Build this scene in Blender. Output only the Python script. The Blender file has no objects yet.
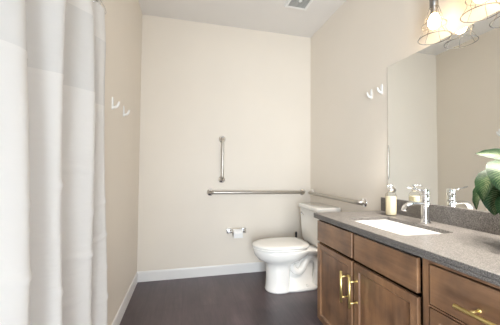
import bpy, bmesh, math, random
from mathutils import Vector, Matrix
random.seed(4)
C = bpy.context.scene.collection
PI = math.pi
W, H, DEP = 1.905, 2.74, 3.05          # room: x 0..W, y 0..-DEP, z 0..H

# ------------------------------------------------------------------ camera
def setup_camera():
    yaw, pitch, roll = 0.2400, 0.0299, 0.0081
    f = Vector((math.sin(yaw)*math.cos(pitch), math.cos(yaw)*math.cos(pitch), math.sin(pitch)))
    r = Vector((math.cos(yaw), -math.sin(yaw), 0)); u = r.cross(f)
    r2 = r*math.cos(roll)+u*math.sin(roll); u2 = -r*math.sin(roll)+u*math.cos(roll)
    cd = bpy.data.cameras.new('camera'); co = bpy.data.objects.new('camera', cd); C.objects.link(co)
    M = Matrix((r2, u2, -f)).transposed().to_4x4(); M.translation = Vector((0.4631, -2.8573, 1.1323))
    co.matrix_world = M
    cd.sensor_width = 36; cd.lens = 261.59/500*36; cd.clip_start = 0.02
    bpy.context.scene.camera = co
setup_camera()
# ------------------------------------------------------------------ light, exposure
vs = bpy.context.scene.view_settings
vs.view_transform = 'Standard'; vs.look = 'None'; vs.gamma = 1; vs.use_curve_mapping = False
vs.exposure = 0.72
wd = bpy.data.worlds.new('world'); bpy.context.scene.world = wd; wd.use_nodes = True
wd.node_tree.nodes['Background'].inputs[0].default_value = (0.85, 0.92, 1.0, 1)
wd.node_tree.nodes['Background'].inputs[1].default_value = 1.0
BULB = 13.5
DOWN = 8.5                              # strength of the added downward spot under each vanity bulb
def area(name, loc, rot, sx, sy, power, col):
    l = bpy.data.lights.new(name, 'AREA'); l.shape = 'RECTANGLE'; l.size = sx; l.size_y = sy
    l.energy = power; l.color = col
    o = bpy.data.objects.new(name, l); C.objects.link(o); o.location = loc; o.rotation_euler = rot
    return o
# added fill lamp outside the room, shining in through the doorway behind the camera
area('doorway_fill', (0.15, -DEP-1.5, 1.0), (PI/2, 0, 0), 1.5, 2.0, 110, (0.84, 0.93, 1.0))

# ------------------------------------------------------------------ materials
MATS = {}
def mat(name, col=(.8,.8,.8), rough=.5, metal=0, **kw):
    m = bpy.data.materials.new(name); m.use_nodes = True
    b = m.node_tree.nodes['Principled BSDF']
    b.inputs['Base Color'].default_value = (*col, 1); b.inputs['Roughness'].default_value = rough
    b.inputs['Metallic'].default_value = metal
    for k, v in kw.items(): b.inputs[k.replace('_', ' ')].default_value = v
    MATS[name] = m
    return m
def nd(m, t, **kw):
    n = m.node_tree.nodes.new(t)
    for k, v in kw.items(): setattr(n, k, v)
    return n
def lk(m, a, b): m.node_tree.links.new(a, b)
def bsdf(m): return m.node_tree.nodes['Principled BSDF']
def coords(m, scale=(1,1,1), rot=(0,0,0)):
    t = nd(m, 'ShaderNodeTexCoord'); mp = nd(m, 'ShaderNodeMapping')
    mp.inputs['Scale'].default_value = scale; mp.inputs['Rotation'].default_value = rot
    lk(m, t.outputs['Object'], mp.inputs[0]); return mp.outputs[0]
def noise(m, vec, scale, detail=3, rough=.5):
    n = nd(m, 'ShaderNodeTexNoise'); n.inputs['Scale'].default_value = scale
    n.inputs['Detail'].default_value = detail; n.inputs['Roughness'].default_value = rough
    lk(m, vec, n.inputs['Vector']); return n.outputs['Fac']
def ramp(m, fac, stops):
    r = nd(m, 'ShaderNodeValToRGB'); e = r.color_ramp.elements
    while len(e) < len(stops): e.new(.5)
    for i, (p, c) in enumerate(stops): e[i].position = p; e[i].color = (*c, 1)
    lk(m, fac, r.inputs[0]); return r.outputs[0]
def bump(m, fac, strength=.1, dist=.01):
    b = nd(m, 'ShaderNodeBump'); b.inputs['Strength'].default_value = strength
    b.inputs['Distance'].default_value = dist; lk(m, fac, b.inputs['Height'])
    lk(m, b.outputs[0], bsdf(m).inputs['Normal'])

def paint(name, col, rough=.55):
    m = mat(name, col, rough); v = coords(m)
    c2 = tuple(c*.975 for c in col)
    lk(m, ramp(m, noise(m, v, 2.2, 2), [(.3, c2), (.7, col)]), bsdf(m).inputs['Base Color'])
    bump(m, noise(m, v, 160, 3), .12, .002); return m
wallm = paint('wall_paint', (.84, .765, .67)); ceilm = paint('ceiling_paint', (.84, .81, .78), .8)
trimm = mat('trim_paint', (.84, .82, .80), .35)
doorm = mat('door_paint', (.84, .83, .81), .4)
porc = mat('porcelain', (.90, .88, .84), .08); porc.node_tree.nodes['Principled BSDF'].inputs['Coat Weight'].default_value = .4
seatm = mat('seat_plastic', (.89, .87, .83), .22)
chrome = mat('chrome', (.86, .86, .87), .09, 1)
steel = mat('brushed_steel', (.50, .47, .43), .40, 1)
gold = mat('brushed_gold', (.92, .74, .32), .42, 1)
mirm = mat('mirror_glass', (.94, .96, .95), .004, 1)
mired = mat('mirror_edge', (.25, .28, .26), .7)
white = mat('white_plastic', (.88, .87, .85), .3)
paper = mat('tissue_paper', (.90, .89, .88), .9)
black = mat('black_plastic', (.02, .02, .022), .35)
dark = mat('dark_recess', (.03, .025, .022), .8)
lotion = mat('hand_lotion', (.88, .78, .56), .45)
glass = mat('clear_glass', (.97, .98, .98), .03, 0, IOR=1.45, Transmission_Weight=1.0)
def thin_glass():
    m = mat('thin_glass', (.95, .95, .95), .04, 1); f = nd(m, 'ShaderNodeLayerWeight'); f.inputs[0].default_value = .08
    tp = nd(m, 'ShaderNodeBsdfTransparent'); tp.inputs[0].default_value = (.95, .95, .94, 1); mx = nd(m, 'ShaderNodeMixShader')
    lk(m, f.outputs[0], mx.inputs[0]); lk(m, tp.outputs[0], mx.inputs[1]); lk(m, bsdf(m).outputs[0], mx.inputs[2])
    lk(m, mx.outputs[0], m.node_tree.nodes['Material Output'].inputs[0]); return m
glassb = thin_glass()
wirem = mat('nickel_wire', (.30, .29, .28), .45, 1)
ceramic = mat('cream_ceramic', (.72, .68, .60), .3)
soil = mat('potting_soil', (.05, .035, .025), .95)
stemm = mat('plant_stem', (.22, .33, .12), .5)
tile = mat('shower_surround', (.82, .81, .79), .2)

def floor_mat():
    m = mat('dark_wood_floor', (.05, .04, .04), .3); b = bsdf(m)
    v = coords(m, (1, 1, 1), (0, 0, PI/2))
    br = nd(m, 'ShaderNodeTexBrick'); lk(m, v, br.inputs['Vector'])
    br.inputs['Scale'].default_value = 1; br.inputs['Brick Width'].default_value = 1.22
    br.inputs['Row Height'].default_value = .15; br.inputs['Mortar Size'].default_value = .0012
    br.inputs['Color1'].default_value = (.058, .040, .047, 1); br.inputs['Color2'].default_value = (.072, .050, .058, 1)
    br.inputs['Mortar'].default_value = (.028, .02, .022, 1)
    v2 = coords(m, (14, 1.2, 1)); g = noise(m, v2, 3.5, 6, .65)
    gr = ramp(m, g, [(.25, (.55, .55, .55)), (.75, (1.5, 1.45, 1.45))])
    v3 = coords(m, (2.2, 1.0, 1)); g3 = ramp(m, noise(m, v3, 2.6, 4, .6), [(.3, (.75, .75, .75)), (.75, (1.35, 1.3, 1.3))])
    mx = nd(m, 'ShaderNodeMix', data_type='RGBA', blend_type='MULTIPLY'); mx.inputs[0].default_value = 1
    lk(m, br.outputs['Color'], mx.inputs[6]); lk(m, gr, mx.inputs[7])
    my = nd(m, 'ShaderNodeMix', data_type='RGBA', blend_type='MULTIPLY'); my.inputs[0].default_value = 1
    lk(m, mx.outputs[2], my.inputs[6]); lk(m, g3, my.inputs[7])
    lk(m, my.outputs[2], b.inputs['Base Color'])
    lk(m, ramp(m, g, [(.2, (.28,)*3), (.8, (.42,)*3)]), b.inputs['Roughness']); b.inputs['Specular IOR Level'].default_value = .75
    bump(m, g, .12, .002); return m
floorm = floor_mat()

def wood_mat(name, horiz):
    m = mat(name, (.1, .06, .045), .38); b = bsdf(m)
    sc = (6, .9, 9) if horiz else (6, 9, .9)
    v = coords(m, sc); g = noise(m, v, 2.4, 6, .62)
    v2 = coords(m, (1, 1, 1)); g2 = noise(m, v2, 9, 3)
    c = ramp(m, g, [(.22, (.120, .055, .026)), (.5, (.225, .118, .060)), (.8, (.34, .195, .110))])
    c2 = ramp(m, g2, [(.32, (.68, .68, .72)), (.68, (1.22, 1.18, 1.10))])
    mx = nd(m, 'ShaderNodeMix', data_type='RGBA', blend_type='MULTIPLY'); mx.inputs[0].default_value = 1
    lk(m, c, mx.inputs[6]); lk(m, c2, mx.inputs[7]); lk(m, mx.outputs[2], b.inputs['Base Color'])
    bump(m, g, .05, .001); b.inputs['Coat Weight'].default_value = .7; b.inputs['Coat Roughness'].default_value = .28
    return m
woodv = wood_mat('stained_maple_upright', False); woodh = wood_mat('stained_maple_level', True)

def granite_mat():
    m = mat('grey_granite', (.2, .19, .18), .38, Specular_IOR_Level=.6); v = coords(m)
    a = noise(m, v, 260, 2, .8); b_ = noise(m, v, 26, 3, .6)
    ca = ramp(m, a, [(.36, (.045, .040, .037)), (.5, (.120, .109, .101)), (.64, (.27, .253, .236))])
    cb = ramp(m, b_, [(.35, (.92, .92, .92)), (.7, (1.08, 1.07, 1.06))])
    mx = nd(m, 'ShaderNodeMix', data_type='RGBA', blend_type='MULTIPLY'); mx.inputs[0].default_value = 1
    lk(m, ca, mx.inputs[6]); lk(m, cb, mx.inputs[7]); lk(m, mx.outputs[2], bsdf(m).inputs['Base Color'])
    bump(m, a, .08, .001); return m
granite = granite_mat()

def cloth_mat(name, col, sheer=0.0):
    m = mat(name, col, .85); b = bsdf(m)
    v = coords(m, (1, 1.2, 3.2)); n = noise(m, v, 5, 3, .55); bump(m, n, .35, .02)
    tr = nd(m, 'ShaderNodeBsdfTranslucent'); tr.inputs[0].default_value = (*col, 1)
    mx = nd(m, 'ShaderNodeMixShader'); mx.inputs[0].default_value = .14
    lk(m, b.outputs[0], mx.inputs[1]); lk(m, tr.outputs[0], mx.inputs[2])
    out = m.node_tree.nodes['Material Output']
    if sheer:
        tp = nd(m, 'ShaderNodeBsdfTransparent'); m2 = nd(m, 'ShaderNodeMixShader'); m2.inputs[0].default_value = sheer
        lk(m, mx.outputs[0], m2.inputs[1]); lk(m, tp.outputs[0], m2.inputs[2]); lk(m, m2.outputs[0], out.inputs[0])
    else: lk(m, mx.outputs[0], out.inputs[0])
    return m
cloth = cloth_mat('white_polyester', (.80, .775, .75)); sheerm = cloth_mat('sheer_voile', (.84, .82, .80), .14)

def leaf_mat():
    m = mat('variegated_leaf', (.05, .16, .03), .5, Specular_IOR_Level=.25)
    t = nd(m, 'ShaderNodeTexCoord'); sp = nd(m, 'ShaderNodeSeparateXYZ'); lk(m, t.outputs['UV'], sp.inputs[0])
    # UV: x across (-1..1 mapped 0..1), y along. cream blotches radiating from the midrib, green margin
    def mt(op, a, b=None):
        n = nd(m, 'ShaderNodeMath', operation=op)
        for i, s in enumerate((a, b)):
            if s is None: continue
            if isinstance(s, (int, float)): n.inputs[i].default_value = s
            else: lk(m, s, n.inputs[i])
        return n.outputs[0]
    ax = mt('ABSOLUTE', mt('SUBTRACT', mt('MULTIPLY', sp.outputs[0], 2), 1))
    veins = mt('SINE', mt('MULTIPLY', mt('SUBTRACT', sp.outputs[1], mt('MULTIPLY', ax, .22)), 50))
    nz = noise(m, t.outputs['UV'], 9, 4, .7)
    val = mt('ADD', mt('MULTIPLY', mt('POWER', mt('ABSOLUTE', veins), 5), .34), mt('SUBTRACT', mt('MULTIPLY', nz, .8), mt('MULTIPLY', ax, .50)))
    c = ramp(m, val, [(.08, (.010, .032, .010)), (.28, (.022, .065, .018)), (.44, (.060, .10, .036)), (.62, (.17, .20, .105))])
    lk(m, c, bsdf(m).inputs['Base Color']); return m
leafm = leaf_mat()

bulbm = bpy.data.materials.new('lit_bulb'); bulbm.use_nodes = True
_n = bulbm.node_tree.nodes; _n.remove(_n['Principled BSDF']); _e = _n.new('ShaderNodeEmission')
_e.inputs[0].default_value = (1.0, .73, .42, 1); _e.inputs[1].default_value = BULB
bulbm.node_tree.links.new(_e.outputs[0], _n['Material Output'].inputs[0])

# ------------------------------------------------------------------ mesh helpers
def obj(name, bm, m, parent=None, smooth=False, bevel=0, seg=2, subsurf=0, solid=0, origin=None):
    me = bpy.data.meshes.new(name)
    bmesh.ops.recalc_face_normals(bm, faces=bm.faces)
    if origin is not None: bmesh.ops.translate(bm, verts=bm.verts, vec=-Vector(origin))
    bm.to_mesh(me); bm.free()
    for mm in (m if isinstance(m, (list, tuple)) else [m]): me.materials.append(mm)
    if smooth:
        for p in me.polygons: p.use_smooth = True
    o = bpy.data.objects.new(name, me); C.objects.link(o)
    if origin is not None: o.location = origin
    if parent is not None:
        o.parent = parent; q = parent
        while q is not None: o.location = o.location - q.location; q = q.parent
    if solid:
        s = o.modifiers.new('thickness', 'SOLIDIFY'); s.thickness = solid; s.offset = 0
    if bevel:
        b = o.modifiers.new('bevel', 'BEVEL'); b.width = bevel; b.segments = seg; b.limit_method = 'ANGLE'
        b.angle_limit = math.radians(40); b.harden_normals = False
    if subsurf:
        s = o.modifiers.new('subdivision', 'SUBSURF'); s.levels = subsurf; s.render_levels = subsurf
    return o
def thing(name, label, cat, loc, group=None):
    o = bpy.data.objects.new(name, None); C.objects.link(o); o.location = loc
    o.empty_display_size = .1
    o['label'] = label; o['category'] = cat
    if group: o['group'] = group
    return o
def tag(o, label, cat, group=None):
    o['label'] = label; o['category'] = cat
    if group: o['group'] = group
    return o
def struct(name, bm, m, **kw):
    o = obj(name, bm, m, **kw)
    o['kind'] = 'structure'; return o
def box(bm, x0, x1, y0, y1, z0, z1):
    vs_ = [bm.verts.new((x, y, z)) for x in (x0, x1) for y in (y0, y1) for z in (z0, z1)]
    for f in ((0,1,3,2), (4,6,7,5), (0,4,5,1), (2,3,7,6), (0,2,6,4), (1,5,7,3)):
        bm.faces.new([vs_[i] for i in f])
    return vs_
def frame_of(d):
    d = Vector(d).normalized(); a = Vector((0,0,1)) if abs(d.z) < .9 else Vector((1,0,0))
    u = d.cross(a).normalized(); return u, d.cross(u).normalized()
def tube(bm, pts, r, n=12, closed=False, cap=True):
    pts = [Vector(p) for p in pts]; N = len(pts); rings = []
    rs = r if isinstance(r, (list, tuple)) else [r]*N
    u = None
    for i, p in enumerate(pts):
        if closed: d = pts[(i+1) % N]-pts[i-1]
        else: d = pts[min(i+1, N-1)]-pts[max(i-1, 0)]
        d.normalize()
        if u is None: u, v = frame_of(d)
        else:
            u = (u-d*u.dot(d)).normalized(); v = d.cross(u)
        rings.append([bm.verts.new(p+(u*math.cos(2*PI*k/n)+v*math.sin(2*PI*k/n))*rs[i]) for k in range(n)])
    M = N if closed else N-1
    for i in range(M):
        a, b = rings[i], rings[(i+1) % N]
        for k in range(n): bm.faces.new((a[k], a[(k+1) % n], b[(k+1) % n], b[k]))
    if cap and not closed:
        bm.faces.new(rings[0][::-1]); bm.faces.new(rings[-1])
def lathe(bm, prof, c=(0,0,0), ax=(0,0,1), n=32):
    c = Vector(c); ax = Vector(ax).normalized(); u, v = frame_of(ax); rings = []
    for r, h in prof:
        if r < 1e-6: rings.append([bm.verts.new(c+ax*h)])
        else: rings.append([bm.verts.new(c+ax*h+(u*math.cos(2*PI*k/n)+v*math.sin(2*PI*k/n))*r) for k in range(n)])
    for a, b in zip(rings, rings[1:]):
        for k in range(n):
            k2 = (k+1) % n
            if len(a) == 1 and len(b) == 1: continue
            if len(a) == 1: bm.faces.new((a[0], b[k2], b[k]))
            elif len(b) == 1: bm.faces.new((a[k], a[k2], b[0]))
            else: bm.faces.new((a[k], a[k2], b[k2], b[k]))
    for rg in (rings[0], rings[-1]):
        if len(rg) > 1: bm.faces.new(rg)
def loft(bm, secs, cap=True):
    rings = [[bm.verts.new(p) for p in s] for s in secs]; n = len(rings[0])
    for a, b in zip(rings, rings[1:]):
        for k in range(n): bm.faces.new((a[k], a[(k+1) % n], b[(k+1) % n], b[k]))
    if cap: bm.faces.new(rings[0][::-1]); bm.faces.new(rings[-1])
def crom(pts, k=8):
    pts = [Vector(p) for p in pts]; out = []
    P = [pts[0]*2-pts[1]]+pts+[pts[-1]*2-pts[-2]]
    for i in range(1, len(P)-2):
        for j in range(k):
            t = j/k
            out.append(.5*((2*P[i])+(-P[i-1]+P[i+1])*t+(2*P[i-1]-5*P[i]+4*P[i+1]-P[i+2])*t*t+(-P[i-1]+3*P[i]-3*P[i+1]+P[i+2])*t**3))
    out.append(pts[-1]); return out
def NB(): return bmesh.new()

# ------------------------------------------------------------------ the setting
AY0, AY1 = -1.30, -2.78        # shower alcove opening in the left wall
DX0, DX1, DZ = 0.27, 1.19, 2.08  # unseen doorway in the front wall; left jamb set to keep fill off the curtain
T = .12
b = NB(); box(b, -1.0, W+T, -DEP-1.2, T, -.05, 0); struct('floor', b, floorm)
b = NB(); box(b, -1.0, W+T, -DEP-T, T, H, H+.1); struct('ceiling', b, ceilm)
b = NB(); box(b, -T, W+T, 0, T, 0, H); struct('wall_back', b, wallm)
b = NB(); box(b, W, W+T, -DEP, 0, 0, H); struct('wall_right', b, wallm)
b = NB(); box(b, -T, 0, AY0, 0, 0, H); box(b, -T, 0, -DEP, AY1, 0, H); box(b, -T, 0, AY1, AY0, 2.25, H); struct('wall_left', b, wallm)
b = NB(); box(b, -1.0, DX0, -DEP-T, -DEP, 0, H); box(b, DX1, W+T, -DEP-T, -DEP, 0, H); box(b, DX0, DX1, -DEP-T, -DEP, DZ, H)
struct('wall_front', b, wallm)
# shower alcove behind the curtain
b = NB(); box(b, -.98, -.9, AY1-.08, AY0+.08, .0, H); box(b, -.9, -T, AY0, AY0+.08, 0, H); box(b, -.9, -T, AY1-.08, AY1, 0, H)
struct('wall_shower', b, tile)
b = NB(); box(b, -.9, -T, AY1, AY0, 0, .03); box(b, -T, -.02, AY1, AY0, 0, .07); struct('trim_1', b, tile, bevel=.008)
# baseboards (top edge eased)
def baseboard(name, ax, a0, a1, w, sgn):
    b = NB(); prof = [(0, 0), (.009, 0), (.009, .090), (.006, .102), (0, .104)]
    s = []
    for a in (a0, a1):
        s.append([((w+sgn*d, a, z) if ax == 'y' else (a, w+sgn*d, z)) for d, z in prof])
    loft(b, s); struct(name, b, trimm)
baseboard('baseboard_back', 'x', .0, W, 0, -1)
baseboard('baseboard_left', 'y', -.0145, AY0, 0, 1)
baseboard('baseboard_right', 'y', -.0145, -1.17, W, -1)
# door casing round the doorway behind the camera, door leaf standing open into the hall
b = NB(); box(b, DX0-.07, DX0, -DEP, -DEP+.015, 0, DZ+.07); box(b, DX1, DX1+.07, -DEP, -DEP+.015, 0, DZ+.07); box(b, DX0, DX1, -DEP, -DEP+.015, DZ, DZ+.07)
struct('trim_2', b, trimm, bevel=.003)
b = NB(); box(b, DX1+.0, DX1+.04, -DEP-T-.9, -DEP-T-.01, .01, DZ-.02); dr = struct('door_1', b, doorm, bevel=.002)
b = NB(); lathe(b, [(.03, 0), (.03, .01), (.011, .014), (.011, .04), (.026, .05), (.028, .065), (0, .078)], (DX1, -DEP-T-.82, 1.0), (-1, 0, 0)); obj('door_handle', b, steel, dr, True)

# ------------------------------------------------------------------ vanity
CT, CB, CU, CF = .839, .806, .820, 1.337          # counter top, underside, front edge
FX, FB = 1.357, 1.377                   # face of doors, face of the frame
Y0, Y1, Y2 = -1.182, -2.020, -2.62      # unit ends
SX0, SX1, SY0, SY1 = 1.435, 1.735, -1.405, -1.855   # sink cut-out
def shaker(name, y0, y1, z0, z1, m, parent, panel=True):
    """door front seen from -x: stiles and rails round a recessed flat panel"""
    b = NB(); ys, ye = min(y0, y1), max(y0, y1)
    if not panel:
        box(b, FX, FB-.001, ys, ye, z0, z1)
    else:
        s = .036
        def ring(x, d): return [b.verts.new((x, yy, zz)) for yy, zz in ((ys+d, z0+d), (ye-d, z0+d), (ye-d, z1-d), (ys+d, z1-d))]
        R = [ring(FB-.001, 0), ring(FX, 0), ring(FX, s), ring(FX+.009, s+.007)]
        for p, q in zip(R, R[1:]):
            for k in range(4): b.faces.new((p[k], p[(k+1) % 4], q[(k+1) % 4], q[k]))
        b.faces.new(R[-1]); b.faces.new(R[0])
    return obj(name, b, m, parent, bevel=.002, seg=2)
def bar_pull(parent, p0, p1):
    """square-set round bar with two posts; p0,p1 = bar ends"""
    p0, p1 = Vector(p0), Vector(p1); b = NB()
    tube(b, [p0, p1], .0070, 16)
    for t in (.15, .82):
        q = p0.lerp(p1, t); tube(b, [q, (FX, q.y, q.z)], .0042, 12)
        lathe(b, [(.0065, 0), (.0065, .004), (.0042, .005)], (FX, q.y, q.z), (-1, 0, 0), 12)
    return obj('handle', b, gold, parent, True)
def carcass(parent, ya, yb, splits_z, mids, sw, f0):
    b = NB(); f1 = FB+.018
    box(b, FB+.018, W-.002, yb, ya, .10, .12)                # bottom
    box(b, FB+.018, W-.002, ya-.018, ya, .10, CB)            # sides
    box(b, FB+.018, W-.002, yb, yb+.018, .10, CB)
    box(b, W-.012, W-.002, yb+.018, ya-.018, .12, CB)        # back
    box(b, FB+.07, FB+.085, yb, ya, 0, .10)                  # toe kick
    for y in (ya-.018, yb): box(b, FB+.085, W-.002, y, y+.018, 0, .10)
    obj('cabinet_box', b, woodv, parent)
    b = NB()
    box(b, f0, f1, ya-sw, ya, .10, CB); box(b, f0, f1, yb, yb+sw, .10, CB)
    for z0, z1 in splits_z: box(b, f0, f1, yb+sw, ya-sw, z0, z1)
    for y0, y1, z0, z1 in mids: box(b, f0, f1, y0, y1, z0, z1)
    obj('face_frame', b, woodv, parent)
v1 = thing('vanity_cabinet', 'dark brown sink cabinet with two shaker doors under the wash basin', 'cabinet', (1.64, (Y0+Y1)/2, 0))
carcass(v1, Y0, Y1, [(.10, .125)], [], .008, FB)
shaker('false_drawer_front', -1.190, -1.577, .652, .790, woodh, v1, False)['label'] = 'plain panel above the door nearest the toilet'
shaker('false_drawer_front', -1.597, -1.998, .652, .790, woodh, v1, False)['label'] = 'plain panel in front of the basin'
d1 = shaker('door', -1.190, -1.577, .125, .635, woodv, v1); d2 = shaker('door', -1.597, -1.998, .125, .635, woodv, v1)
d1['label'] = 'shaker door nearest the toilet'; d2['label'] = 'shaker door nearest the drawers'
bar_pull(d1, (1.31, -1.548, .408), (1.31, -1.548, .576)); bar_pull(d2, (1.31, -1.624, .410), (1.31, -1.624, .576))
v2 = thing('drawer_cabinet', 'dark brown drawer unit with a long gold bar handle, beside the sink cabinet', 'cabinet', (1.64, (Y1+Y2)/2, 0))
carcass(v2, Y1-.001, Y2, [(.10, .120), (.628, .634), (.370, .381), (.790, CB)], [], .026, FX+.003)
for z0, z1 in ((.638, .784), (.385, .624), (.125, .365)):
    d = shaker('drawer_front', Y1-.032, Y2+.03, z0, z1, woodh, v2, z1-z0 > .2)
    zc = (z0+z1)/2 if z1-z0 < .2 else z1-.05
    bar_pull(d, (1.31, -2.182, zc-.010), (1.31, -2.47, zc-.010))

# worktop: slab with a rounded rectangular cut-out
def rrect(x0, x1, y0, y1, r, n=5):
    out = []
    for cx, cy, a0 in ((x1-r, y1-r, 0), (x0+r, y1-r, PI/2), (x0+r, y0+r, PI), (x1-r, y0+r, 1.5*PI)):
        for k in range(n+1):
            a = a0+PI/2*k/n; out.append((cx+r*math.cos(a), cy+r*math.sin(a)))
    return out
YC0, YC1 = -1.172, -2.64
def worktop():
    b = NB(); hole = rrect(SX0, SX1, SY1, SY0, .022)
    outer = [(W-.001, YC0), (CF, YC0), (CF, YC1), (W-.001, YC1)]   # matches hole corner order
    for z in (CT, CU):
        hv = [b.verts.new((x, y, z)) for x, y in hole]; ov = [b.verts.new((x, y, z)) for x, y in outer]
        n = 6
        for c in range(4):
            for k in range(n-1): b.faces.new((ov[c], hv[c*n+k], hv[c*n+k+1]))
            b.faces.new((ov[c], hv[c*n+n-1], hv[((c+1)*n) % 24], ov[(c+1) % 4]))
        if z == CT: ht, ot = hv, ov
    for A, B in ((ht, hv), (ot, ov)):
        for k in range(len(A)): b.faces.new((A[k], A[(k+1) % len(A)], B[(k+1) % len(A)], B[k]))
    box(b, CF+.0002, CF+.03, YC1+.0002, YC0-.0002, CB, CU); box(b, CF+.03, W-.001, YC0-.03, YC0-.0002, CB, CU)
    return obj('countertop', b, granite, None, bevel=.0025, origin=(CF, YC0, CB))
tag(worktop(), 'grey speckled stone worktop over the bathroom cabinets', 'countertop')
b = NB(); box(b, W-.021, W-.001, YC1, -1.180, CT, CT+.100)
tag(obj('backsplash', b, granite, None, bevel=.002, origin=(W-.02, YC0, CT)), 'dark grey speckled stone upstand running along the foot of the mirror', 'backsplash')
# undermount basin
def basin():
    root = thing('sink_basin', 'white rectangular basin set beneath the stone worktop', 'sink', (1.585, -1.65, CU-.16))
    b = NB(); s = []
    cx0, cx1, cy0, cy1 = SX0, SX1, SY1, SY0
    for d, z, r in ((-.018, CU-.004, .03), (.001, CU-.004, .025), (.003, CU-.014, .03), (.016, CU-.11, .045), (.04, CU-.14, .06), (.09, CU-.152, .055), (.12, CU-.156, .02)):
        s.append([(x, y, z) for x, y in rrect(cx0+d, cx1-d, cy0+d, cy1-d, r, 5)])
    loft(b, s, False); b.faces.new([v for v in list(b.verts)[-24:]])
    obj('bowl', b, mat('sink_ceramic', (.72, .71, .69), .12), root, True, solid=.006)
    b = NB(); lathe(b, [(.0, .006), (.016, .006), (.021, .003), (.022, 0), (0, 0)], (1.60, -1.65, CU-.1535)); obj('drain', b, chrome, root, True)
basin()
# faucet
def faucet():
    fx, fy = 1.803, -1.630
    root = thing('sink_faucet', 'chrome single-lever tap standing behind the wash basin', 'faucet', (fx, fy, CT))
    b = NB(); lathe(b, [(.029, 0), (.029, .004), (.0225, .007), (.0215, .03), (.0215, .118), (.0205, .119), (.0205, .1215), (.0215, .1225), (.0215, .158), (0, .158)], (fx, fy, CT))
    obj('body', b, chrome, root, True, bevel=.001)
    b = NB()   # flat broad spout: rectangular section swept out and down
    path = crom([(fx-.012, 0, CT+.108), (fx-.06, 0, CT+.114), (fx-.105, 0, CT+.112), (fx-.135, 0, CT+.098), (fx-.150, 0, CT+.074)], 6)
    secs = []
    for i, p in enumerate(path):
        d = (path[min(i+1, len(path)-1)]-path[max(i-1, 0)]).normalized(); nrm = Vector((-d.z, 0, d.x)); t = .0085; w = .0155
        sec = []
        for k in range(20):
            a = 2*PI*k/20; ca, sa = math.cos(a), math.sin(a)
            sec.append(p+Vector((0, fy+w*math.copysign(abs(ca)**.45, ca), 0))+nrm*t*math.copysign(abs(sa)**.45, sa))
        secs.append(sec)
    loft(b, secs); obj('spout', b, chrome, root, True)
    b = NB(); lathe(b, [(0, .159), (.0215, .159), (.0225, .161), (.0225, .192), (.021, .195), (0, .195)], (fx, fy, CT))
    h = obj('handle', b, chrome, root, True, bevel=.001)
    b = NB(); tube(b, [(fx-.015, fy, CT+.186), (fx-.06, fy, CT+.193), (fx-.125, fy, CT+.205)], [.0055, .005, .0045], 12)
    obj('lever', b, chrome, h, True)
faucet()
# soap bottle
def soap():
    cx, cy = 1.802, -1.372; zb = CT+.001
    root = thing('soap_dispenser', 'clear bottle of cream lotion with chrome pump beside the tap', 'soap dispenser', (cx, cy, zb))
    b = NB(); lathe(b, [(0, 0), (.030, 0), (.033, .003), (.0335, .02), (.0335, .128), (.031, .140), (.022, .150), (.015, .155), (.0145, .160), (0, .160)], (cx, cy, zb))
    obj('bottle', b, glassb, root, True)
    b = NB(); lathe(b, [(0, .004), (.0325, .004), (.0327, .02), (.0327, .124), (0, .124)], (cx, cy, zb)); obj('lotion', b, lotion, root, True, bevel=.001)
    b = NB(); lathe(b, [(.0165, .158), (.0165, .176), (.012, .180), (.006, .181), (.006, .190), (.013, .191), (.013, .204), (0, .205)], (cx, cy, zb))
    tube(b, [(cx, cy, zb+.198), (cx-.03, cy-.012, zb+.199), (cx-.045, cy-.018, zb+.192)], [.006, .005, .004], 12)
    obj('pump', b, chrome, root, True)
soap()
# mirror
b = NB(); box(b, W-.007, W-.001, -2.62, -1.240, CT+.101, 1.902)
mo = obj('wall_mirror', b, mired, None, origin=(W-.004, -1.24, CT+.101))
mo.data.materials.append(mirm)
for p in mo.data.polygons:
    if p.normal.x < -.9: p.material_index = 1
tag(mo, 'large frameless mirror on the wall above the worktop', 'mirror')

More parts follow.
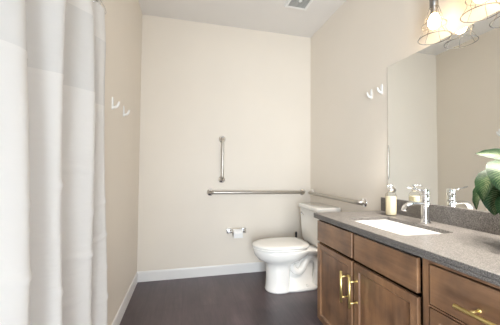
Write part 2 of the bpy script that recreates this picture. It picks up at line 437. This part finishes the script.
# ------------------------------------------------------------------ vanity light
LX, LZ = 1.803, 1.880
def vanity_light():
    root = thing('vanity_light', 'wall light above the mirror with lit bulbs in wire cages', 'wall light', (W-.02, -1.94, 2.24))
    b = NB(); box(b, W-.022, W-.001, -2.05, -1.83, 2.19, 2.29); obj('wall_plate', b, steel, root, bevel=.004)
    b = NB(); tube(b, [(LX, -1.66, 2.24), (LX, -2.22, 2.24)], .009, 12); tube(b, [(W-.022, -1.94, 2.24), (LX, -1.94, 2.24)], .009, 12); obj('arm', b, steel, root, True)
    for y in (-1.70, -1.94, -2.18):
        b = NB(); lathe(b, [(0, .362), (.008, .360), (.008, .29), (.019, .285), (.019, .262), (.021, .260), (.021, .182), (.018, .178), (.0155, .176), (.0155, .140), (0, .140)], (LX, y, LZ))
        s = obj('socket', b, wirem, root, True)
        b = NB(); lathe(b, [(0, .052), (.012, .055), (.022, .063), (.0285, .078), (.030, .092), (.0275, .108), (.020, .126), (.014, .139), (0, .1395)], (LX, y, LZ))
        obj('bulb', b, bulbm, s, True)
        sl = bpy.data.lights.new('fill_spot', 'SPOT'); sl.energy = DOWN*4; sl.color = (1.0, .93, .84); sl.spot_size = math.radians(108); sl.spot_blend = .8  # added spot just under the bulb, to brighten the counter
        sl.shadow_soft_size = .03; so = bpy.data.objects.new('fill_spot', sl); C.objects.link(so); so.location = (LX, y, LZ+.002)
        b = NB()
        prof = [(.0775, 0), (.067, .020), (.053, .044), (.055, .066), (.058, .076), (.046, .096), (.037, .125), (.027, .158), (.0215, .180)]
        for r, h, t in ((.0775, 0, .0022), (.058, .076, .0016), (.037, .125, .0014), (.0215, .176, .0016)):
            tube(b, [(LX+r*math.cos(2*PI*k/40), y+r*math.sin(2*PI*k/40), LZ+h) for k in range(40)], t, 6, True)
        for k in range(6):
            a = 2*PI*(k+.3)/6
            tube(b, crom([(LX+r*math.cos(a), y+r*math.sin(a), LZ+h) for r, h in prof], 4), .0013, 6)
        obj('wire_cage', b, wirem, root, True)
vanity_light()

# ------------------------------------------------------------------ toilet
TY = -.445
def egg(x0, x1, hw, z, n=40, p=2.3, sq=0.0):
    """outline, front at x0, flat-ish back at x1; widest towards the back"""
    out = []; xm = x0+(x1-x0)*.55
    for k in range(n):
        a = 2*PI*k/n; c, s = math.cos(a), math.sin(a)
        if c < 0: x = xm+(xm-x0)*-abs(c)**(2/2.0); y = hw*math.copysign(abs(s)**(2/2.0), s)
        else:
            e = 2/(2.0+sq*4); x = xm+(x1-xm)*abs(c)**e; y = hw*math.copysign(abs(s)**e, s)
        out.append((x-.014, TY+y, z if z < .2 else z-.018*min(1, (z-.2)/.12)))
    return out
def toilet():
    root = thing('toilet', 'white two-piece toilet with closed lid beside the cabinet', 'toilet', (1.48, TY, 0))
    # bowl and front column
    b = NB()
    S = [(1.228, 1.46, .118, 0), (1.226, 1.462, .120, .012), (1.232, 1.458, .112, .03), (1.236, 1.455, .108, .10), (1.238, 1.46, .108, .20),
         (1.236, 1.47, .112, .255), (1.205, 1.51, .128, .285), (1.155, 1.57, .155, .315), (1.125, 1.62, .176, .35), (1.112, 1.66, .184, .385),
         (1.108, 1.68, .187, .405), (1.114, 1.68, .182, .412)]
    loft(b, [egg(x0, x1, w, z, sq=.25) for x0, x1, w, z in S])
    obj('bowl', b, porc, root, True)
    # rear of the pedestal: foot, web and deck
    b = NB()
    S = [(1.30, 1.735, .116, 0), (1.30, 1.737, .117, .018), (1.31, 1.73, .106, .034), (1.36, 1.715, .066, .05), (1.38, 1.705, .044, .12), (1.38, 1.72, .042, .25), (1.40, 1.76, .072, .33),
         (1.42, 1.84, .13, .365), (1.43, 1.86, .165, .39), (1.43, 1.865, .17, .408), (1.435, 1.86, .165, .413)]
    loft(b, [egg(x0, x1, w, z, sq=.8) for x0, x1, w, z in S]); obj('pedestal', b, porc, root, True)
    # trapway standing out on both flanks
    b = NB()
    for s in (-1, 1):
        y = TY+s*.056
        pts = crom([(1.44, y, .265), (1.475, y, .195), (1.52, y, .165), (1.565, y, .19), (1.60, y, .255), (1.645, y, .295), (1.70, y, .28), (1.725, y, .22), (1.715, y, .10), (1.70, y, .03)], 6)
        tube(b, pts, .034, 16)
        pts = crom([(1.42, y, .33), (1.46, y, .285), (1.50, y, .275), (1.535, y, .31)], 5); tube(b, pts, [.03]*len(pts), 14)
    obj('trapway', b, porc, root, True)
    for s in (-1, 1):
        b = NB(); lathe(b, [(.014, 0), (.014, .006), (.010, .014), (0, .017)], (1.60, TY+s*.092, .033), n=16); obj('bolt_cap', b, porc, root, True)
    # seat ring and lid
    b = NB(); loft(b, [egg(1.104, 1.60, .186, .414, sq=.5), egg(1.098, 1.602, .190, .419, sq=.5), egg(1.100, 1.602, .189, .429, sq=.5), egg(1.106, 1.60, .184, .432, sq=.5)])
    obj('seat', b, seatm, root, True, bevel=.002)
    b = NB(); loft(b, [egg(1.104, 1.628, .186, .4335, sq=.5), egg(1.096, 1.632, .193, .438, sq=.5), egg(1.097, 1.632, .192, .449, sq=.5), egg(1.106, 1.628, .184, .456, sq=.5), egg(1.16, 1.58, .14, .461, sq=.5)])
    obj('lid', b, seatm, root, True)
    for s in (-1, 1):
        b = NB(); tube(b, [(1.612, TY+s*.075-.022, .416), (1.612, TY+s*.075+.022, .416)], .010, 14); box(b, 1.602, 1.626, TY+s*.075-.014, TY+s*.075+.014, .396, .414); obj('hinge', b, seatm, root, True, bevel=.002)
    # tank, slightly wider at the top
    def tk(x0, x1, hw, z, r=.035):
        return [(x, y, z) for x, y in rrect(x0, x1, TY-hw, TY+hw, r, 5)]
    b = NB(); loft(b, [tk(1.705, 1.87, .165, .3955, .03), tk(1.685, 1.88, .185, .408), tk(1.672, 1.885, .196, .435), tk(1.665, 1.888, .203, .52), tk(1.656, 1.89, .212, .745)])
    obj('tank', b, porc, root, True)
    b = NB(); loft(b, [tk(1.650, 1.892, .216, .7455), tk(1.641, 1.896, .223, .751), tk(1.640, 1.897, .224, .775), tk(1.644, 1.896, .220, .783), tk(1.656, 1.89, .208, .787)])
    obj('tank_lid', b, porc, root, True)
    b = NB(); lathe(b, [(.013, 0), (.013, .010), (.008, .014), (0, .015)], (1.659, TY+.15, .69), (-1, 0, 0), 16)
    tube(b, [(1.647, TY+.15, .69), (1.641, TY+.11, .684), (1.641, TY+.075, .682)], [.006, .005, .005], 10); obj('flush_lever', b, chrome, root, True)
toilet()
# brush behind the bowl
def brush():
    x, y = 1.668, -.125
    root = thing('toilet_brush', 'black handled brush standing behind the toilet by the back wall', 'toilet brush', (x, y, 0))
    b = NB(); lathe(b, [(0, 0), (.046, 0), (.048, .005), (.044, .12), (.040, .125), (.040, .118), (.043, .01), (0, .01)], (x, y, 0)); obj('holder', b, black, root, True)
    b = NB(); lathe(b, [(0, .012), (.02, .012), (.03, .03), (.03, .07), (.012, .085), (.008, .10), (.008, .37), (.0115, .385), (.0115, .44), (.008, .452), (0, .454)], (x, y, 0), n=20); obj('handle', b, black, root, True)
brush()

# ------------------------------------------------------------------ grab bars
def grab_bar(name, label, p0, p1, nrm, r=.0178, off=.052):
    p0, p1, n = Vector(p0), Vector(p1), Vector(nrm)
    d = (p1-p0).normalized(); root = thing(name, label, 'grab bar', p0, 'steel grab rails round the toilet')
    R = .04
    pts = [p0+n*.002, p0+n*(off-R)]
    for k in range(1, 6):
        a = PI/2*k/5; pts.append(p0+n*(off-R+R*math.sin(a))+d*(R-R*math.cos(a)))
    for k in range(0, 6):
        a = PI/2*(1-k/5); pts.append(p1+n*(off-R+R*math.sin(a))-d*(R-R*math.cos(a)))
    pts.append(p1+n*.002)
    b = NB(); tube(b, pts, r, 18); obj('rail', b, steel, root, True)
    for p in (p0, p1):
        b = NB(); lathe(b, [(.038, 0), (.038, .003), (.035, .007), (.022, .009), (.018, .012)], p+n*.0005, n, 28); obj('flange', b, chrome, root, True)
grab_bar('grab_bar', 'long horizontal steel grab bar on the back wall', (.722, 0, .893), (1.80, 0, .884), (0, -1, 0))
grab_bar('grab_bar', 'short vertical steel grab bar on the back wall', (.845, 0, 1.03), (.845, 0, 1.47), (0, -1, 0), .0168)
grab_bar('grab_bar', 'horizontal steel grab bar on the right-hand wall above the toilet tank', (W, -.06, .880), (W, -.965, .872), (-1, 0, 0))

# ------------------------------------------------------------------ toilet paper
def tp():
    z = .468; root = thing('toilet_paper_holder', 'chrome toilet paper holder with two square plates on the back wall', 'toilet paper holder', (1.02, -.005, z))
    for x in (.930, 1.096):
        b = NB(); box(b, x-.026, x+.026, -.010, -.0008, z-.026, z+.026); obj('wall_plate', b, chrome, root, bevel=.004)
        b = NB(); box(b, x-.009, x+.009, -.078, -.010, z-.012, z+.012); obj('post', b, chrome, root, bevel=.004)
    b = NB(); tube(b, [(.939, -.066, z), (1.087, -.066, z)], .0075, 14); obj('roller', b, chrome, root, True)
    b = NB(); x0, x1, R, r0 = .966, 1.064, .045, .019
    zc = z-.011
    lathe(b, [(r0, 0), (R, 0), (R, x1-x0), (r0, x1-x0), (r0, 0)], (x0, -.066, zc), (1, 0, 0), 40)
    rr = thing('toilet_paper_roll', 'white toilet paper roll on the chrome holder', 'toilet paper', (1.02, -.066, zc))
    obj('roll', b, paper, rr, True, bevel=.002)
    b = NB(); box(b, x0+.001, x1-.001, -.066-R-.0012, -.066-R+.0004, zc-.045, zc+.004); obj('hanging_sheet', b, paper, rr)
tp()

# ------------------------------------------------------------------ wall hooks
def hook(label, p, n, group):
    """narrow back plate with one upturned prong; p = middle of the plate on the wall"""
    p = Vector(p); n = Vector(n); s = Vector((0, 1, 0)); up = Vector((0, 0, 1))
    root = thing('robe_hook', label, 'hook', p, group)
    b = NB(); h, w, t = .040, .011, .009
    secs = []
    for zz, ww, tt in ((-h, w*.6, t*.7), (-h*.85, w, t), (h*.5, w, t), (h, w*.55, t*.6)):
        secs.append([p+s*a*ww+n*(c*tt)+up*zz for a, c in ((-1, .05), (1, .05), (1, .8), (.6, 1), (-.6, 1), (-1, .8))])
    loft(b, secs); obj('back_plate', b, white, root, bevel=.0015)
    b = NB(); tube(b, crom([p+n*.004-up*.022, p+n*.020-up*.024, p+n*.034-up*.012, p+n*.042+up*.012], 6), [.0085]*12+[.0082, .008, .0076, .007, .0066, .006, .005], 12)
    obj('prong', b, white, root, True)
hook('white hook on the left wall, the one nearer the shower curtain', (0, -1.042, 1.552), (1, 0, 0), 'white hooks on the left wall')
hook('white hook on the left wall, the one nearer the back corner', (0, -.735, 1.567), (1, 0, 0), 'white hooks on the left wall')
hook('white hook on the right-hand wall, the one farther from the mirror', (W, -1.062, 1.752), (-1, 0, 0), 'white hooks beside the mirror')
hook('white hook on the right-hand wall, close beside the mirror edge', (W, -1.178, 1.757), (-1, 0, 0), 'white hooks beside the mirror')

# ------------------------------------------------------------------ exhaust fan
def fan():
    x0, x1, y0, y1 = 1.368, 1.602, -.745, -.498
    root = thing('exhaust_fan', 'white square ceiling exhaust fan with slotted grille', 'ceiling fan vent', ((x0+x1)/2, (y0+y1)/2, H))
    b = NB(); g = .030
    def q(d, z): return [b.verts.new((x, y, z)) for x, y in ((x0+d, y0+d), (x1-d, y0+d), (x1-d, y1-d), (x0+d, y1-d))]
    R = [q(0, H-.0005), q(.002, H-.012), q(.008, H-.018), q(g-.004, H-.018), q(g, H-.013), q(g, H-.0005)]
    for a, c in zip(R, R[1:]):
        for k in range(4): b.faces.new((a[k], a[(k+1) % 4], c[(k+1) % 4], c[k]))
    obj('frame', b, white, root)
    b = NB(); box(b, x0+g, x1-g, y0+g, y1-g, H-.004, H-.001); obj('recess', b, mat('fan_recess', (.25, .25, .24), .8), root)
    b = NB(); n = 15
    for k in range(n):
        y = y0+g+(k+.5)*(y1-y0-2*g)/n; box(b, x0+g, x1-g, y-.0020, y+.0020, H-.014, H-.005)
    for k in range(5):
        x = x0+g+(k+.5)*(x1-x0-2*g)/5; box(b, x-.002, x+.002, y0+g, y1-g, H-.0135, H-.0055)
    obj('grille', b, mat('grille_plastic', (.50, .50, .48), .5), root)
    b = NB(); lathe(b, [(0, .020), (.012, .019), (.017, .013), (.018, .004), (0, .004)], ((x0+x1)/2, (y0+y1)/2, H), (0, 0, -1), 20); obj('centre_cap', b, white, root, True)
fan()

# ------------------------------------------------------------------ shower curtain and rod
RZ = 2.03
FOLD = [(-1.305, .030), (-1.335, .050), (-1.37, .030), (-1.42, -.006), (-1.50, .010), (-1.565, .060), (-1.60, .070), (-1.64, .030), (-1.70, -.020), (-1.77, -.015), (-1.85, .040), (-1.895, .085), (-1.925, .088), (-1.96, .045), (-2.01, -.008),
        (-2.06, .0), (-2.11, .075), (-2.15, .110), (-2.19, .095), (-2.25, .02), (-2.33, -.01), (-2.42, .0), (-2.50, .075), (-2.57, .06), (-2.64, -.01), (-2.70, .0), (-2.74, .04)]
def curtain():
    root = thing('shower_curtain', 'white shower curtain with sheer upper window, hanging in folds at the left', 'shower curtain', (.03, -2.0, .05))
    base = crom([(x, y, 0) for y, x in FOLD], 7)
    K = len(base)-1
    def P(i, z):
        p = base[i]; t = (1.93-z)/1.9
        y = p.y; x = p.x
        s = i/K
        y += .010*math.sin(2.1*z+s*9)*(.3+t)+(.055*t*(1-s)**3)
        x = x*(.75+.45*t)+.008*math.sin(3.1*z+s*17)
        # soft horizontal creases left by folding of the packet
        for zc, am, ph in ((1.12, .007, 3), (.77, .009, 5), (.60, .006, 2), (.44, .009, 8), (.22, .009, 12), (1.36, .003, 4), (.95, .005, 6)):
            x += am*math.exp(-((z-zc-.012*math.sin(ph*s*9))/.011)**2)*(.6+.4*math.sin(s*40+ph))
        if z > 1.8: x = x*(1-.3*(z-1.8)/.18)
        return (x, y, z-.06*min(1, max(0, (-y-1.66)/.45))*(1 if z > .2 else (z-.05)/.15))
    def sheet(name, z0, z1, n, m):
        b = NB(); rows = []
        for j in range(n+1):
            z = z0+(z1-z0)*j/n; rows.append([b.verts.new(P(i, z)) for i in range(len(base))])
        for j in range(n):
            for i in range(K): b.faces.new((rows[j][i], rows[j][i+1], rows[j+1][i+1], rows[j+1][i]))
        o = obj(name, b, m, root, True); return o
    sheet('lower_panel', .055, 1.462, 150, cloth)
    sheet('sheer_window', 1.462, 1.806, 24, sheerm)['label'] = 'translucent greyish window panel'
    sheet('top_band', 1.806, 1.985, 10, cloth)
    # hem tape and seam tape, folded double
    def tape(name, z0, z1, off):
        b = NB(); rows = []
        for z in (z0, z1):
            rows.append([])
            for i in range(len(base)):
                p = Vector(P(i, z)); q = Vector(P(min(i+1, K), z))-Vector(P(max(i-1, 0), z)); nn = Vector((-q.y, q.x, 0)).normalized()
                if nn.x < 0: nn = -nn
                rows[-1].append(b.verts.new(p+nn*off))
        for i in range(K): b.faces.new((rows[0][i], rows[0][i+1], rows[1][i+1], rows[1][i]))
        obj(name, b, cloth, root, True)
    tape('seam', 1.452, 1.468, .0012); tape('hem', .056, .09, .0012)
    # rings through the top band
    for k in range(12):
        i = int((k+.5)/12*K); p = Vector(P(i, 1.965)); b = NB()
        zc = (RZ+.018+p.z)/2; hr = (RZ+.02-p.z)/2+.004
        pts = [(ROD_X+(p.x-ROD_X)*(.5-.5*math.cos(a)) + .010*math.sin(a)*1.9, p.y, zc+hr*math.cos(a)) for a in [2*PI*j/20 for j in range(20)]]
        tube(b, pts, .0016, 6, True); obj('ring', b, chrome, root, True)
ROD_X = -.02
curtain()
b = NB(); tube(b, [(ROD_X, AY0+.0-.001, RZ), (ROD_X, AY1+.001, RZ)], .0125, 16)
rod = thing('curtain_rod', 'round steel rod carrying the shower curtain', 'curtain rod', (ROD_X, AY0-.02, RZ))
obj('rail', b, steel, rod, True)
for y, s in ((AY0-.0005, -1), (AY1+.0005, 1)):
    b = NB(); lathe(b, [(.019, 0), (.019, .004), (.016, .014), (.0128, .022)], (ROD_X, y, RZ), (0, s, 0), 24); obj('flange', b, chrome, rod, True)

# ------------------------------------------------------------------ potted plant
def plant():
    cx, cy, z0 = 1.770, -2.104, CT+.001
    root = thing('potted_plant', 'leafy plant with green and cream leaves in a pale pot on the worktop', 'plant', (cx, cy, z0))
    b = NB(); lathe(b, [(0, 0), (.048, 0), (.052, .003), (.060, .115), (.062, .118), (.058, .118), (.050, .01), (0, .01)], (cx, cy, z0)); obj('pot', b, ceramic, root, True)
    b = NB(); lathe(b, [(0, .09), (.053, .09), (.0535, .105), (0, .108)], (cx, cy, z0)); obj('soil', b, soil, root, True)
    # stem azimuth, stem offset, leaf azimuth, height of leaf base, start and end slope (deg), length, half width, roll (deg)
    leaves = [(112, .060, 178, .335, -8, -86, .19, .056, 12), (104, .085, 150, .295, -30, -88, .17, .046, 0), (116, .075, 200, .27, -35, -88, .15, .050, 0), (118, .02, 122, .365, 30, 0, .130, .032, -50),
        (150, .045, 200, .355, 5, -80, .18, .055, 0), (200, .05, 215, .31, 5, -80, .19, .055, 0), (250, .05, 235, .37, 25, -65, .20, .055, 10),
        (290, .06, 270, .30, 5, -78, .19, .052, 0), (310, .04, 300, .37, 30, -50, .19, .050, 0), (300, .03, 250, .41, 50, -5, .15, .042, -25), (280, .03, 320, .42, 60, 5, .15, .040, 0),
        (270, .02, 290, .40, 50, 0, .16, .042, 20), (85, .05, 95, .33, 10, -80, .17, .040, 0), (190, .06, 185, .22, -10, -70, .12, .042, 0)]
    bl = NB(); bs = NB(); uv = bl.loops.layers.uv.new('UVMap')
    for saz, so_, az, h, e0, e1, L, wd_, roll in leaves:
        a = math.radians(az); d = Vector((math.cos(a), math.sin(a), 0)); sd = Vector((-d.y, d.x, 0)); zb = z0+.10
        sa = math.radians(saz); q = Vector((math.cos(sa), math.sin(sa), 0)); rl = math.radians(roll)
        base = Vector((cx, cy, z0+h-.02))+q*so_; foot = Vector((cx, cy, zb))+q*.012
        tube(bs, crom([foot, foot.lerp(base, .5)-q*.006, base], 5), .0028, 8)
        n, mw = 16, 10; rows = []; c = base.copy()
        for i in range(n+1):
            t = i/n; w = wd_*math.sin(PI*min(1, t*.97+.03)**.72)**.75
            if i == n: w = .0008
            el = math.radians(e0+(e1-e0)*t**.8); nrm = d*-math.sin(el)+Vector((0, 0, math.cos(el))); sd2 = sd*math.cos(rl)+nrm*math.sin(rl); nrm = nrm*math.cos(rl)-sd*math.sin(rl)
            if i: c = c+(d*math.cos(el)+Vector((0, 0, math.sin(el))))*(L/n)
            rows.append([bl.verts.new(c+sd2*w*(2*j/mw-1)+nrm*(.22*w*abs(2*j/mw-1)**1.6+.0012*math.sin(t*26+(j % 2)*2))) for j in range(mw+1)])
        for i in range(n):
            for j in range(mw):
                f = bl.faces.new((rows[i][j], rows[i][j+1], rows[i+1][j+1], rows[i+1][j]))
                for l, (uu, vv) in zip(f.loops, ((j, i), (j+1, i), (j+1, i+1), (j, i+1))): l[uv].uv = (uu/mw, vv/n)
    # keep foliage this side of the mirror
    for v in bl.verts:
        if v.co.x > 1.885: v.co.x = 1.885-(v.co.x-1.885)*.3
    obj('foliage', bl, leafm, root, True); obj('stems', bs, stemm, root, True)
plant()
